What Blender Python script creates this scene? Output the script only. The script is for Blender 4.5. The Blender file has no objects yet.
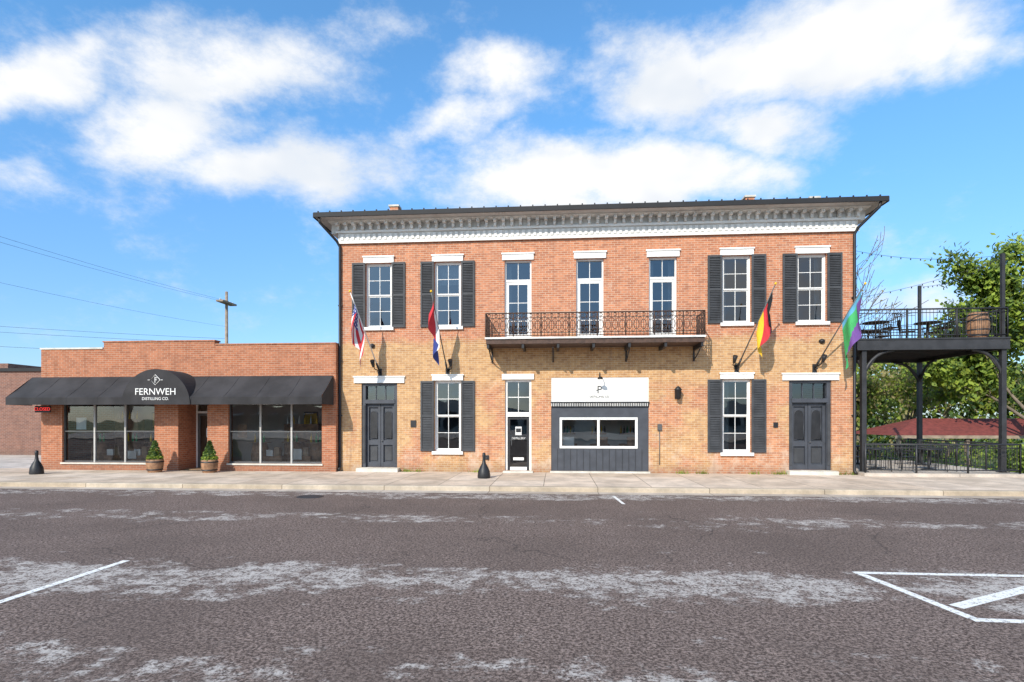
import bpy, math, random
from mathutils import Vector, Matrix
R=random.Random(7)
scene=bpy.context.scene
scene.view_settings.view_transform='Standard'
scene.view_settings.look='None'
scene.view_settings.exposure=0

# ---------------------------------------------------------------- materials
def new_mat(name):
    m=bpy.data.materials.new(name); m.use_nodes=True
    nt=m.node_tree; b=nt.nodes['Principled BSDF']
    return m,nt,b
def N(nt,t,**k):
    n=nt.nodes.new(t)
    for a,v in k.items(): setattr(n,a,v)
    return n
def L(nt,a,b): nt.links.new(a,b)
def mathn(nt,op,a=None,b=None,c=None,clamp=False):
    n=N(nt,'ShaderNodeMath',operation=op); n.use_clamp=clamp
    for i,x in enumerate((a,b,c)):
        if x is None: continue
        if isinstance(x,(int,float)): n.inputs[i].default_value=x
        else: L(nt,x,n.inputs[i])
    return n.outputs[0]
def mixc(nt,f,a,b,mode='MIX'):
    n=N(nt,'ShaderNodeMix',data_type='RGBA',blend_type=mode)
    for i,x in ((0,f),(6,a),(7,b)):
        if isinstance(x,(int,float)): n.inputs[i].default_value=x
        elif isinstance(x,tuple): n.inputs[i].default_value=(*x[:3],1)
        else: L(nt,x,n.inputs[i])
    return n.outputs[2]
def noise(nt,vec,scale,detail=4,rough=.55):
    n=N(nt,'ShaderNodeTexNoise'); n.inputs['Scale'].default_value=scale
    n.inputs['Detail'].default_value=detail; n.inputs['Roughness'].default_value=rough
    L(nt,vec,n.inputs['Vector']); return n.outputs['Fac']
def ramp(nt,f,a,b):
    n=N(nt,'ShaderNodeMapRange',interpolation_type='SMOOTHSTEP'); n.inputs['From Min'].default_value=a; n.inputs['From Max'].default_value=b
    L(nt,f,n.inputs['Value']); return n.outputs[0]
def bump(nt,b,h,s=.3,d=.02):
    n=N(nt,'ShaderNodeBump'); n.inputs['Strength'].default_value=s; n.inputs['Distance'].default_value=d
    L(nt,h,n.inputs['Height']); L(nt,n.outputs[0],b.inputs['Normal'])
def simple(name,col,rough=.6,var=.15,scale=3,metal=0,bumps=0):
    m,nt,b=new_mat(name)
    tc=N(nt,'ShaderNodeTexCoord').outputs['Object']
    n=noise(nt,tc,scale,4)
    d=tuple(c*(1-var) for c in col); l=tuple(min(1,c*(1+var)) for c in col)
    L(nt,mixc(nt,ramp(nt,n,.3,.7),d,l),b.inputs['Base Color'])
    b.inputs['Roughness'].default_value=rough; b.inputs['Metallic'].default_value=metal
    if bumps: bump(nt,b,noise(nt,tc,scale*12,3),bumps,.01)
    return m

def brick_mat(name,c1,c2,mortar,aged=False):
    m,nt,b=new_mat(name)
    tc=N(nt,'ShaderNodeTexCoord').outputs['Object']
    s=N(nt,'ShaderNodeSeparateXYZ'); L(nt,tc,s.inputs[0])
    u=mathn(nt,'ADD',s.outputs[0],s.outputs[1])
    cb=N(nt,'ShaderNodeCombineXYZ'); L(nt,u,cb.inputs[0]); L(nt,s.outputs[2],cb.inputs[1])
    def bt(a,bb,mo):
        br=N(nt,'ShaderNodeTexBrick'); L(nt,cb.outputs[0],br.inputs['Vector'])
        br.inputs['Scale'].default_value=1; br.inputs['Brick Width'].default_value=.22
        br.inputs['Row Height'].default_value=.076; br.inputs['Mortar Size'].default_value=.008
        br.inputs['Mortar Smooth'].default_value=.2; br.inputs['Bias'].default_value=-.1
        br.inputs['Color1'].default_value=(*a,1); br.inputs['Color2'].default_value=(*bb,1); br.inputs['Mortar'].default_value=(*mo,1)
        return br
    br=bt(c1,c2,mortar); col=br.outputs['Color']
    n1=noise(nt,tc,.9,6,.65)
    if aged:
        tan=bt((.62,.375,.165),(.43,.235,.10),(.62,.50,.33)).outputs['Color']
        zz=mathn(nt,'ADD',s.outputs[2],mathn(nt,'MULTIPLY',mathn(nt,'SUBTRACT',n1,.5),1.2))
        low=mathn(nt,'SUBTRACT',1.0,ramp(nt,zz,4.5,4.85))
        n2=noise(nt,tc,.6,6,.65)
        zl=mathn(nt,'SUBTRACT',1.0,ramp(nt,zz,2.7,3.5))
        rp=mathn(nt,'MULTIPLY',mathn(nt,'MULTIPLY',ramp(nt,mathn(nt,'ADD',n2,mathn(nt,'MULTIPLY',s.outputs[0],.009)),.50,.64),zl),.8)
        low=mathn(nt,'MULTIPLY',low,mathn(nt,'SUBTRACT',1.0,rp))
        col=mixc(nt,mathn(nt,'MULTIPLY',low,.9),col,tan)
        n3=noise(nt,tc,1.7,8,.75)
        base=mathn(nt,'SUBTRACT',1.0,ramp(nt,s.outputs[2],.2,1.6))
        w=mathn(nt,'MULTIPLY',ramp(nt,mathn(nt,'ADD',n3,mathn(nt,'MULTIPLY',base,.10)),.56,.70),.55)
        col=mixc(nt,w,col,(.66,.53,.41))
    n4=noise(nt,tc,5,6,.7)
    col=mixc(nt,mathn(nt,'MULTIPLY',ramp(nt,n4,.35,.75),.38),col,tuple(c*.55 for c in c2))
    sp=N(nt,'ShaderNodeMapping'); sp.inputs['Scale'].default_value=(3.2,3.2,.35); L(nt,tc,sp.inputs[0])
    st=noise(nt,sp.outputs[0],1.3,5,.6)
    col=mixc(nt,mathn(nt,'MULTIPLY',ramp(nt,st,.5,.75),.30),col,tuple(c*.4 for c in c2))
    ft=mathn(nt,'SUBTRACT',1.0,ramp(nt,mathn(nt,'ADD',s.outputs[2],mathn(nt,'MULTIPLY',n4,.5)),.25,.75))
    col=mixc(nt,mathn(nt,'MULTIPLY',ft,.35),col,(.12,.09,.07))
    L(nt,col,b.inputs['Base Color']); b.inputs['Roughness'].default_value=.9
    bump(nt,b,br.outputs['Fac'],-.35,.01)
    return m

M={}
M['brick']=brick_mat('old_brick',(.60,.235,.115),(.39,.14,.072),(.58,.44,.33),True)
M['brick2']=brick_mat('shop_brick',(.50,.18,.085),(.34,.115,.055),(.46,.32,.23))
M['brick3']=brick_mat('dark_brick',(.27,.12,.08),(.18,.08,.06),(.30,.24,.2))
M['white']=simple('white_paint',(.80,.79,.76),.5,.05,4)
M['offwhite']=simple('cornice_paint',(.68,.67,.64),.6,.16,2)
M['stone']=simple('limestone',(.60,.57,.50),.85,.15,3,0,.3)
M['gray']=simple('shutter_gray',(.046,.048,.053),.65,.22,3)
M['door']=simple('door_gray',(.055,.060,.073),.5,.15,3)
M['black']=simple('black_metal',(.016,.016,.018),.5,.3,5)
M['deckmetal']=simple('deck_steel',(.030,.030,.033),.5,.25,3)
M['rust']=simple('rusty_iron',(.075,.042,.03),.7,.3,6)
M['roof']=simple('roof_metal',(.014,.014,.016),.7,.2,1)
M['canvas']=simple('awning_canvas',(.034,.032,.034),.9,.3,1.2,0,.15)
M['soffit']=simple('soffit_paint',(.45,.44,.42),.7,.1,2)
M['interior']=simple('interior_wall',(.22,.19,.16),.9,.2,1)
M['shopwall']=simple('shop_plaster',(.62,.57,.50),.9,.1,1)
M['intfloor']=simple('interior_floor',(.26,.17,.10),.5,.2,2)
M['curtain']=simple('curtain',(.42,.41,.39),.9,.1,5)
M['wood']=simple('barrel_wood',(.30,.16,.085),.7,.35,6)
M['polewood']=simple('pole_wood',(.30,.23,.17),.9,.25,3)
M['alum']=simple('aluminium_frame',(.10,.10,.10),.4,.1,3)
M['redroof']=simple('red_shingle',(.20,.045,.035),.8,.25,5)
M['bark']=simple('bark',(.17,.135,.10),.9,.3,6)
def leafm(name,col):
    m,nt,b=new_mat(name)
    oi=N(nt,'ShaderNodeTexCoord').outputs['Object']
    n=noise(nt,oi,1.1,2)
    L(nt,mixc(nt,ramp(nt,n,.35,.65),tuple(c*.6 for c in col),tuple(c*1.35 for c in col)),b.inputs['Base Color'])
    b.inputs['Roughness'].default_value=.65
    tr=N(nt,'ShaderNodeBsdfTranslucent'); tr.inputs[0].default_value=(col[0]*1.6,col[1]*1.6,col[2]*.8,1)
    mx=N(nt,'ShaderNodeMixShader'); mx.inputs[0].default_value=.35
    L(nt,b.outputs[0],mx.inputs[1]); L(nt,tr.outputs[0],mx.inputs[2])
    L(nt,mx.outputs[0],nt.nodes['Material Output'].inputs[0]); return m
M['leafA']=leafm('leaf_bright',(.26,.33,.045)); M['leafB']=leafm('leaf_mid',(.16,.23,.04)); M['leafC']=leafm('leaf_dark',(.06,.11,.028))
M['leafD']=leafm('leaf_budding',(.30,.26,.12))
def glassm(name,tint,k,bend):
    m,nt,b=new_mat(name)
    fr=N(nt,'ShaderNodeFresnel'); fr.inputs[0].default_value=1.75
    tr=N(nt,'ShaderNodeBsdfTransparent'); tr.inputs[0].default_value=(*tint,1)
    gl=N(nt,'ShaderNodeBsdfGlossy'); gl.inputs['Roughness'].default_value=.015; gl.inputs[0].default_value=(.95,.97,1,1)
    mx=N(nt,'ShaderNodeMixShader'); L(nt,mathn(nt,'MULTIPLY',fr.outputs[0],k,clamp=True),mx.inputs[0]); L(nt,tr.outputs[0],mx.inputs[1]); L(nt,gl.outputs[0],mx.inputs[2])
    bn=N(nt,'ShaderNodeBump'); bn.inputs['Strength'].default_value=bend; bn.inputs['Distance'].default_value=.05
    L(nt,noise(nt,N(nt,'ShaderNodeTexCoord').outputs['Object'],1.5,1),bn.inputs['Height']); L(nt,bn.outputs[0],gl.inputs['Normal'])
    L(nt,mx.outputs[0],nt.nodes['Material Output'].inputs[0]); M[name]=m
glassm('glass',(.55,.60,.63),1.5,.08)
glassm('shopglass',(.90,.92,.92),1.5,.04)
m,nt,b=new_mat('neon_red'); b.inputs['Base Color'].default_value=(.6,.02,.02,1)
b.inputs['Emission Color'].default_value=(1,.05,.04,1); b.inputs['Emission Strength'].default_value=.9; M['neon']=m
def flagm(n,c): M[n]=simple(n,c,.8,.06,4)
flagm('fl_red',(.55,.03,.04)); flagm('fl_white',(.75,.73,.70)); flagm('fl_blue',(.03,.05,.22)); flagm('fl_black',(.012,.012,.014)); flagm('fl_gold',(.85,.52,.03))
flagm('fl_green',(.05,.36,.11)); flagm('fl_purple',(.16,.07,.28)); flagm('fl_sky',(.10,.34,.50))

# asphalt
m,nt,b=new_mat('asphalt')
tc=N(nt,'ShaderNodeTexCoord').outputs['Object']
s=N(nt,'ShaderNodeSeparateXYZ'); L(nt,tc,s.inputs[0])
fine=noise(nt,tc,30,4,.85); med=noise(nt,tc,2.6,8,.75); big=noise(nt,tc,.33,5,.6); mid=noise(nt,tc,9,5,.75)
col=mixc(nt,ramp(nt,fine,.41,.62),(.055,.038,.032),(.39,.295,.25))
col=mixc(nt,mathn(nt,'MULTIPLY',ramp(nt,mid,.35,.7),.38),col,(.080,.057,.047))
col=mixc(nt,mathn(nt,'MULTIPLY',ramp(nt,big,.35,.7),.5),col,(.105,.078,.066))
mp=N(nt,'ShaderNodeMapping'); mp.inputs['Scale'].default_value=(.38,1.1,1); L(nt,tc,mp.inputs[0])
streak=noise(nt,mp.outputs[0],1.3,8,.78)
wob=mathn(nt,'ADD',s.outputs[1],mathn(nt,'MULTIPLY',mathn(nt,'SUBTRACT',big,.5),2.2))
def band(c,w):
    return mathn(nt,'SUBTRACT',1.0,ramp(nt,mathn(nt,'ABSOLUTE',mathn(nt,'SUBTRACT',wob,c)),w*.15,w))
bands=mathn(nt,'MAXIMUM',mathn(nt,'MAXIMUM',band(-13.3,1.5),mathn(nt,'MULTIPLY',band(-8.9,1.1),.72)),mathn(nt,'MAXIMUM',mathn(nt,'MULTIPLY',band(-15.7,.9),.6),mathn(nt,'MULTIPLY',band(-5.2,1.3),.9)))
pm=mathn(nt,'ADD',mathn(nt,'MULTIPLY',bands,.155),mathn(nt,'ADD',mathn(nt,'MULTIPLY',streak,.45),mathn(nt,'MULTIPLY',med,.55)))
pm=ramp(nt,pm,.60,.68)
pm=mathn(nt,'MULTIPLY',pm,ramp(nt,mathn(nt,'ADD',mathn(nt,'MULTIPLY',fine,.5),mathn(nt,'MULTIPLY',mid,.5)),.43,.54))
col=mixc(nt,mathn(nt,'MULTIPLY',pm,.9),col,(.55,.50,.455))
wv=N(nt,'ShaderNodeVectorMath',operation='ADD'); L(nt,tc,wv.inputs[0])
nn=N(nt,'ShaderNodeTexNoise'); nn.inputs['Scale'].default_value=.9; nn.inputs['Detail'].default_value=5; L(nt,tc,nn.inputs['Vector']); L(nt,nn.outputs['Color'],wv.inputs[1])
vo=N(nt,'ShaderNodeTexVoronoi',feature='DISTANCE_TO_EDGE'); vo.inputs['Scale'].default_value=.22; L(nt,wv.outputs[0],vo.inputs['Vector'])
ck=mathn(nt,'MULTIPLY',mathn(nt,'SUBTRACT',1.0,ramp(nt,vo.outputs['Distance'],.001,.006)),ramp(nt,big,.45,.58))
col=mixc(nt,mathn(nt,'MULTIPLY',ck,.45),col,(.04,.035,.03))
L(nt,col,b.inputs['Base Color']); b.inputs['Roughness'].default_value=.95; b.inputs['Specular IOR Level'].default_value=.2
bump(nt,b,fine,.6,.014); M['asphalt']=m
def concrete(name,c,jx,jy,joint=True):
    m,nt,b=new_mat(name)
    tc=N(nt,'ShaderNodeTexCoord').outputs['Object']
    n=noise(nt,tc,1.1,7,.7); f=noise(nt,tc,30,3,.7)
    col=mixc(nt,ramp(nt,n,.3,.7),tuple(x*.66 for x in c),tuple(x*1.12 for x in c))
    col=mixc(nt,mathn(nt,'MULTIPLY',ramp(nt,f,.4,.7),.25),col,tuple(x*.6 for x in c))
    if joint:
        br=N(nt,'ShaderNodeTexBrick'); br.offset=0; L(nt,tc,br.inputs['Vector'])
        br.inputs['Scale'].default_value=1; br.inputs['Brick Width'].default_value=jx; br.inputs['Row Height'].default_value=jy; br.inputs['Mortar Size'].default_value=.012
        br.inputs['Color1'].default_value=(1,1,1,1); br.inputs['Color2'].default_value=(.84,.80,.75,1); br.inputs['Mortar'].default_value=(.42,.4,.38,1)
        col=mixc(nt,1.0,col,br.outputs['Color'],'MULTIPLY')
    L(nt,col,b.inputs['Base Color']); b.inputs['Roughness'].default_value=.95; b.inputs['Specular IOR Level'].default_value=.2; bump(nt,b,f,.2,.01); return m
M['conc']=concrete('sidewalk_concrete',(.76,.63,.51),1.5,1.38)
M['gutter']=concrete('gutter_concrete',(.60,.52,.44),3.0,9)
M['kerb']=concrete('kerb_concrete',(.58,.49,.38),3.0,9)
M['slab']=concrete('slab_concrete',(.66,.60,.54),3,3)
m,nt,b=new_mat('road_paint'); tc=N(nt,'ShaderNodeTexCoord').outputs['Object']
f=noise(nt,tc,22,5,.8)
L(nt,mixc(nt,ramp(nt,f,.38,.48),(.30,.265,.24),(.85,.83,.78)),b.inputs['Base Color']); b.inputs['Roughness'].default_value=.8; M['paint']=m
m,nt,b=new_mat('grass'); tc=N(nt,'ShaderNodeTexCoord').outputs['Object']
L(nt,mixc(nt,noise(nt,tc,1.2,8,.7),(.06,.10,.02),(.17,.19,.07)),b.inputs['Base Color']); b.inputs['Roughness'].default_value=.95; M['grass']=m

# ---------------------------------------------------------------- builder
def root(name,loc=(0,0,0)):
    e=bpy.data.objects.new(name,None); e.location=loc; e.empty_display_size=.3
    scene.collection.objects.link(e); return e
class B:
    def __init__(s,name,parent=None):
        s.name=name; s.p=parent; s.v=[]; s.f=[]; s.mi=[]; s.mats=[]; s.smooth=[]
    def mid(s,m):
        if m not in s.mats: s.mats.append(m)
        return s.mats.index(m)
    def face(s,pts,m,sm=False):
        i=len(s.v); s.v+= [tuple(p) for p in pts]; s.f.append(tuple(range(i,i+len(pts)))); s.mi.append(s.mid(m)); s.smooth.append(sm)
    def box(s,x0,x1,y0,y1,z0,z1,m):
        i=len(s.v)
        s.v+=[(x0,y0,z0),(x1,y0,z0),(x1,y1,z0),(x0,y1,z0),(x0,y0,z1),(x1,y0,z1),(x1,y1,z1),(x0,y1,z1)]
        k=s.mid(m)
        for q in ((0,3,2,1),(4,5,6,7),(0,1,5,4),(1,2,6,5),(2,3,7,6),(3,0,4,7)):
            s.f.append(tuple(i+a for a in q)); s.mi.append(k); s.smooth.append(False)
    def tube(s,pts,rs,m,n=6,cap=True,sm=True):
        pts=[Vector(p) for p in pts]
        if not isinstance(rs,(list,tuple)): rs=[rs]*len(pts)
        k=s.mid(m); base=len(s.v); ref=None
        for j,p in enumerate(pts):
            d=(pts[min(j+1,len(pts)-1)]-pts[max(j-1,0)]).normalized()
            if ref is None: ref=Vector((0,0,1)) if abs(d.z)<.9 else Vector((1,0,0))
            a=d.cross(ref).normalized(); b_=d.cross(a).normalized()
            for q in range(n):
                t=2*math.pi*q/n
                s.v.append(tuple(p+(a*math.cos(t)+b_*math.sin(t))*rs[j]))
        for j in range(len(pts)-1):
            for q in range(n):
                a0=base+j*n+q; a1=base+j*n+(q+1)%n
                s.f.append((a0,a1,a1+n,a0+n)); s.mi.append(k); s.smooth.append(sm)
        if cap:
            s.f.append(tuple(base+q for q in range(n))[::-1]); s.mi.append(k); s.smooth.append(False)
            e=base+(len(pts)-1)*n
            s.f.append(tuple(e+q for q in range(n))); s.mi.append(k); s.smooth.append(False)
    def lathe(s,c,prof,m,n=16):
        k=s.mid(m); base=len(s.v)
        for r,z in prof:
            for q in range(n):
                t=2*math.pi*q/n; s.v.append((c[0]+r*math.cos(t),c[1]+r*math.sin(t),c[2]+z))
        for j in range(len(prof)-1):
            for q in range(n):
                a0=base+j*n+q; a1=base+j*n+(q+1)%n
                s.f.append((a0,a1,a1+n,a0+n)); s.mi.append(k); s.smooth.append(True)
        e=base+(len(prof)-1)*n
        s.f.append(tuple(e+q for q in range(n))); s.mi.append(k); s.smooth.append(False)
    def done(s):
        me=bpy.data.meshes.new(s.name); me.from_pydata(s.v,[],s.f)
        for m in s.mats: me.materials.append(M[m])
        me.polygons.foreach_set('material_index',s.mi); me.polygons.foreach_set('use_smooth',s.smooth); me.update()
        o=bpy.data.objects.new(s.name,me); scene.collection.objects.link(o)
        if s.p:
            o.parent=s.p; o.matrix_parent_inverse=Matrix.Translation(-Vector(s.p.location))
        return o
def wall(b,x0,x1,z0,z1,y,ops,depth,m,reveal=None):
    xs=sorted({x0,x1,*[o[0] for o in ops],*[o[1] for o in ops]}); zs=sorted({z0,z1,*[o[2] for o in ops],*[o[3] for o in ops]})
    for i in range(len(xs)-1):
        for j in range(len(zs)-1):
            cx=(xs[i]+xs[i+1])/2; cz=(zs[j]+zs[j+1])/2
            if any(o[0]<cx<o[1] and o[2]<cz<o[3] for o in ops): continue
            for yy in (y,y+depth):
                b.face([(xs[i],yy,zs[j]),(xs[i+1],yy,zs[j]),(xs[i+1],yy,zs[j+1]),(xs[i],yy,zs[j+1])],m if yy==y else 'interior')
    r=reveal or m
    for a,c,d,e in ops:
        b.face([(a,y,d),(a,y+depth,d),(a,y+depth,e),(a,y,e)],r); b.face([(c,y,d),(c,y,e),(c,y+depth,e),(c,y+depth,d)],r)
        b.face([(a,y,e),(a,y+depth,e),(c,y+depth,e),(c,y,e)],r); b.face([(a,y,d),(c,y,d),(c,y+depth,d),(a,y+depth,d)],r)
def text(s,name,parent,loc,size,mat,ext=.006):
    cu=bpy.data.curves.new(name,'FONT'); cu.body=s; cu.size=size; cu.align_x='CENTER'; cu.align_y='CENTER'; cu.extrude=ext
    cu.materials.append(M[mat]); o=bpy.data.objects.new(name,cu); scene.collection.objects.link(o)
    o.location=loc; o.rotation_euler=(math.pi/2,0,0)
    o.parent=parent; o.matrix_parent_inverse=Matrix.Translation(-Vector(parent.location)); return o
def leaf(b,p,s,m):
    a=Vector((R.gauss(0,1),R.gauss(0,1),R.gauss(0,1))).normalized(); c=a.orthogonal().normalized()*s; a=a*s*.55
    b.face([p-c,p+a,p+c,p-a],m)

# ================================================================ main building
MB=root('two_story_brick_building',(9,0,0))
CX=[1.44,3.97,6.50,9.04,11.57,14.07,16.58]
W=.48
ops=[]
for i,c in enumerate(CX):
    if i in (2,3,4): ops.append((c-W,c+W,4.68,7.55))
    else: ops.append((c-W,c+W,5.22,7.55))
ops+=[(.80,2.12,.14,3.20),(3.97-W,3.97+W,.74,3.28),(6.04,6.98,.06,3.30),(7.68,11.08,.06,3.36),(14.07-W,14.07+W,.74,3.28),(15.82,17.22,.14,3.22)]
w=B('walls',MB)
wall(w,0,18,-.2,8.3,0,ops,.34,'brick')
w.face([(0,0,-.2),(0,0,9),(0,12,9),(0,12,-.2)],'brick'); w.face([(18,0,-.2),(18,12,-.2),(18,12,9),(18,0,9)],'brick')
w.face([(0,12,-.2),(0,12,9),(18,12,9),(18,12,-.2)],'brick')
w.done()
it=B('interior',MB)
it.box(.05,17.95,.36,11.9,4.30,4.45,'intfloor'); it.box(.05,17.95,.36,11.9,-.05,.02,'intfloor')
it.box(.05,17.95,4.0,4.1,.02,4.30,'interior'); it.box(.05,17.95,3.6,3.7,4.45,8.3,'interior'); it.box(.05,17.95,.36,11.9,8.28,8.32,'interior')
it.box(5.1,5.2,.36,4.0,.02,4.3,'interior'); it.box(12.6,12.7,.36,4,.02,4.3,'interior'); it.box(2.7,2.8,.36,4,.02,4.3,'interior')
it.box(7.3,11.5,2.2,2.3,.02,4.3,'shopwall')
for c in (8.3,9.5,10.6):
    it.box(c-.35,c+.35,1.2,1.9,.9,.95,'wood'); it.tube([(c,1.55,.02),(c,1.55,.9)],.04,'black')
    it.box(c-.3,c+.3,2.1,2.18,1.3,1.36,'wood')
    for q in range(5): it.lathe((c-.24+q*.12,2.13,1.36),[(.03,0),(.03,.16),(.012,.22),(.012,.27),(0,.27)],('fl_gold','black','fl_green')[q%3],8)
    it.box(c-.2,c+.2,.4,.7,.9,1.25,'white' if c<9 else 'wood')
it.done()

def window(fr,gl,c,hw,z0,z1,cols=2,rows=2,y=.10,mat='white'):
    x0,x1=c-hw,c+hw; t=.05
    fr.box(x0,x0+t,y,y+.12,z0,z1,mat); fr.box(x1-t,x1,y,y+.12,z0,z1,mat)
    fr.box(x0+t,x1-t,y,y+.12,z1-t,z1,mat); fr.box(x0+t,x1-t,y,y+.12,z0,z0+t,mat)
    zm=(z0+z1)/2
    for (a,b_,yo) in ((zm,z1-t,.03),(z0+t,zm,.065)):
        xx0,xx1=x0+t,x1-t; s=.042; Y=y+yo
        fr.box(xx0,xx0+s,Y,Y+.03,a,b_,mat); fr.box(xx1-s,xx1,Y,Y+.03,a,b_,mat)
        fr.box(xx0+s,xx1-s,Y,Y+.03,b_-s,b_,mat); fr.box(xx0+s,xx1-s,Y,Y+.03,a,a+s,mat)
        for k in range(1,cols):
            xc=xx0+(xx1-xx0)*k/cols; fr.box(xc-.010,xc+.010,Y+.004,Y+.026,a+s,b_-s,mat)
        for k in range(1,rows):
            zc=a+(b_-a)*k/rows; fr.box(xx0+s,xx1-s,Y+.006,Y+.024,zc-.010,zc+.010,mat)
        gl.face([(xx0+s,Y+.015,a+s),(xx1-s,Y+.015,a+s),(xx1-s,Y+.015,b_-s),(xx0+s,Y+.015,b_-s)],'glass')
fr=B('window_frames',MB); gl=B('window_glass',MB); tr_=B('lintels_and_sills',MB); cu=B('curtains',MB); sh=B('shutters',MB)
def lintel(c,hw,z,h=.25):
    tr_.box(c-hw,c+hw,-.055,.05,z,z+h-.05,'white'); tr_.box(c-hw-.03,c+hw+.03,-.085,.05,z+h-.05,z+h,'white')
def sill(c,hw,z):
    tr_.box(c-hw,c+hw,-.09,.20,z-.11,z,'white')
def shutter(x0,x1,z0,z1):
    y0=-.06; t=.06; ht=-.004
    sh.box(x0,x0+t,y0,ht,z0,z1,'gray'); sh.box(x1-t,x1,y0,ht,z0,z1,'gray')
    zm=(z0+z1)/2
    for a,b_ in ((z0,z0+.09),(z1-.08,z1),(zm-.045,zm+.045)): sh.box(x0+t,x1-t,y0+.003,ht,a,b_,'gray')
    sh.box(x0+t,x1-t,-.018,ht,z0+.09,z1-.08,'gray')
    z=z0+.12
    while z<z1-.1:
        if abs(z-zm)>.07:
            sh.face([(x0+t,-.052,z-.022),(x1-t,-.052,z-.022),(x1-t,-.022,z+.026),(x0+t,-.022,z+.026)],'gray')
        z+=.058
def curtain(x0,x1,z0,z1,y):
    n=int((x1-x0)/.03)+1; p=[(x0+(x1-x0)*k/n,y+.02*math.sin(k*1.9)) for k in range(n+1)]
    for k in range(n): cu.face([(p[k][0],p[k][1],z0),(p[k+1][0],p[k+1][1],z0),(p[k+1][0],p[k+1][1],z1),(p[k][0],p[k][1],z1)],'curtain',True)
for i,c in enumerate(CX):
    lintel(c,.56,7.552)
    if i in (2,3,4):
        x0,x1=c-W,c+W; fr.box(x0,x0+.055,.10,.22,4.68,7.55,'white'); fr.box(x1-.055,x1,.10,.22,4.68,7.55,'white'); fr.box(x0+.055,x1-.055,.10,.22,7.49,7.55,'white')
        fr.box(x0+.055,x1-.055,.11,.2,6.80,6.88,'white'); fr.box(x0+.055,x1-.055,.10,.22,4.68,4.74,'white')
        gl.face([(x0+.055,.16,6.88),(x1-.055,.16,6.88),(x1-.055,.16,7.49),(x0+.055,.16,7.49)],'glass')
        fr.box(c-.011,c+.011,.14,.18,6.88,7.49,'white')
        a,b_=x0+.055,x1-.055
        fr.box(a,a+.09,.13,.18,4.74,6.80,'white'); fr.box(b_-.09,b_,.13,.18,4.74,6.80,'white')
        fr.box(a+.09,b_-.09,.13,.18,6.70,6.80,'white'); fr.box(a+.09,b_-.09,.13,.18,4.74,4.92,'white')
        for q in (5.4,6.05): fr.box(a+.09,b_-.09,.142,.168,q-.011,q+.011,'white')
        fr.box(c-.010,c+.010,.14,.17,4.92,6.70,'white')
        gl.face([(a+.09,.155,4.92),(b_-.09,.155,4.92),(b_-.09,.155,6.70),(a+.09,.155,6.70)],'glass')
        if i!=3: curtain(x0+.02,x0+.22,4.7,7.5,.42)
        if i==4: curtain(x1-.22,x1-.02,4.7,7.5,.42)
    else:
        window(fr,gl,c,W,5.22,7.55); sill(c,.56,5.218)
        shutter(c-W-.50,c-W-.015,5.2,7.56); shutter(c+W+.015,c+W+.50,5.2,7.56)
        if i==1: curtain(c-W,c+W,6.8,7.5,.42)
        elif i==5: curtain(c-W,c-.25,5.2,7.5,.42)
        elif i==6: curtain(c+.25,c+W,5.2,7.5,.42)
for c in (3.97,14.07):
    window(fr,gl,c,W,.74,3.28,2,2); sill(c,.56,.738); lintel(c,.56,3.282,.22)
    shutter(c-W-.50,c-W-.015,.74,3.26); shutter(c+W+.015,c+W+.50,.74,3.26)
    if c>5: curtain(c-W,c-.15,.74,3.2,.42)
for c,x0,x1,zt in ((1.46,.80,2.12,3.20),(16.52,15.82,17.22,3.22)):
    lintel(c,.93,zt+.002,.25)
    tr_.box(x0-.10,x1+.10,-.32,-.002,-.002,.13,'stone'); tr_.box(x0,x1,-.002,.34,.0,.139,'stone')
    d=B('double_door',MB)
    d.box(x0,x0+.13,.06,.30,.14,zt,'door'); d.box(x1-.13,x1,.06,.30,.14,zt,'door'); d.box(x0+.13,x1-.13,.06,.30,zt-.09,zt,'door')
    d.box(x0+.10,x1-.10,.03,.26,2.46,2.60,'door'); d.box(x0+.02,x0+.11,.035,.06,.3,2.4,'gray'); d.box(x1-.11,x1-.02,.035,.06,.3,2.4,'gray')
    gl.face([(x0+.13,.2,2.6),(x1-.13,.2,2.6),(x1-.13,.2,zt-.09),(x0+.13,.2,zt-.09)],'glass')
    for q in (1/3,2/3):
        xx=x0+.13+(x1-x0-.26)*q; d.box(xx-.015,xx+.015,.17,.23,2.6,zt-.09,'door')
    xm=(x0+x1)/2
    for a,b_ in ((x0+.13,xm-.008),(xm+.008,x1-.13)):
        d.box(a,b_,.25,.28,.14,2.46,'door')
        for za,zb in ((.14,.32),(.95,1.12),(2.33,2.46)): d.box(a+.09,b_-.09,.18,.25,za,zb,'door')
        d.box(a,a+.09,.175,.25,.14,2.46,'door'); d.box(b_-.09,b_,.175,.25,.14,2.46,'door')
        d.box(a+.13,b_-.13,.222,.25,.38,.89,'gray')
        m0=(a+b_)/2; hw=(b_-a)/2-.125; arc=[(m0+hw*math.cos(math.pi*k/10),.222,2.05+hw*math.sin(math.pi*k/10)) for k in range(11)]
        d.face([(m0-hw,.222,1.18),(m0+hw,.222,1.18)]+arc,'black')
        d.tube([(m0-hw,.222,1.18)]+[(m0+hw,.222,1.18)]+arc+[(m0-hw,.222,1.18)],.016,'door',4,False)
    d.lathe((xm+.06,.14,1.10),[(.0,-.03),(.028,-.02),(.03,0),(.02,.02),(0,.03)],'alum',8)
    d.done()
tr_.box(5.93,7.07,-.055,.05,3.302,3.50,'white'); tr_.box(5.98,7.04,-.25,-.002,-.002,.055,'stone')
fr.box(6.04,6.12,.08,.22,.06,3.3,'white'); fr.box(6.90,6.98,.08,.22,.06,3.3,'white'); fr.box(6.12,6.90,.08,.22,3.22,3.3,'white')
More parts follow.
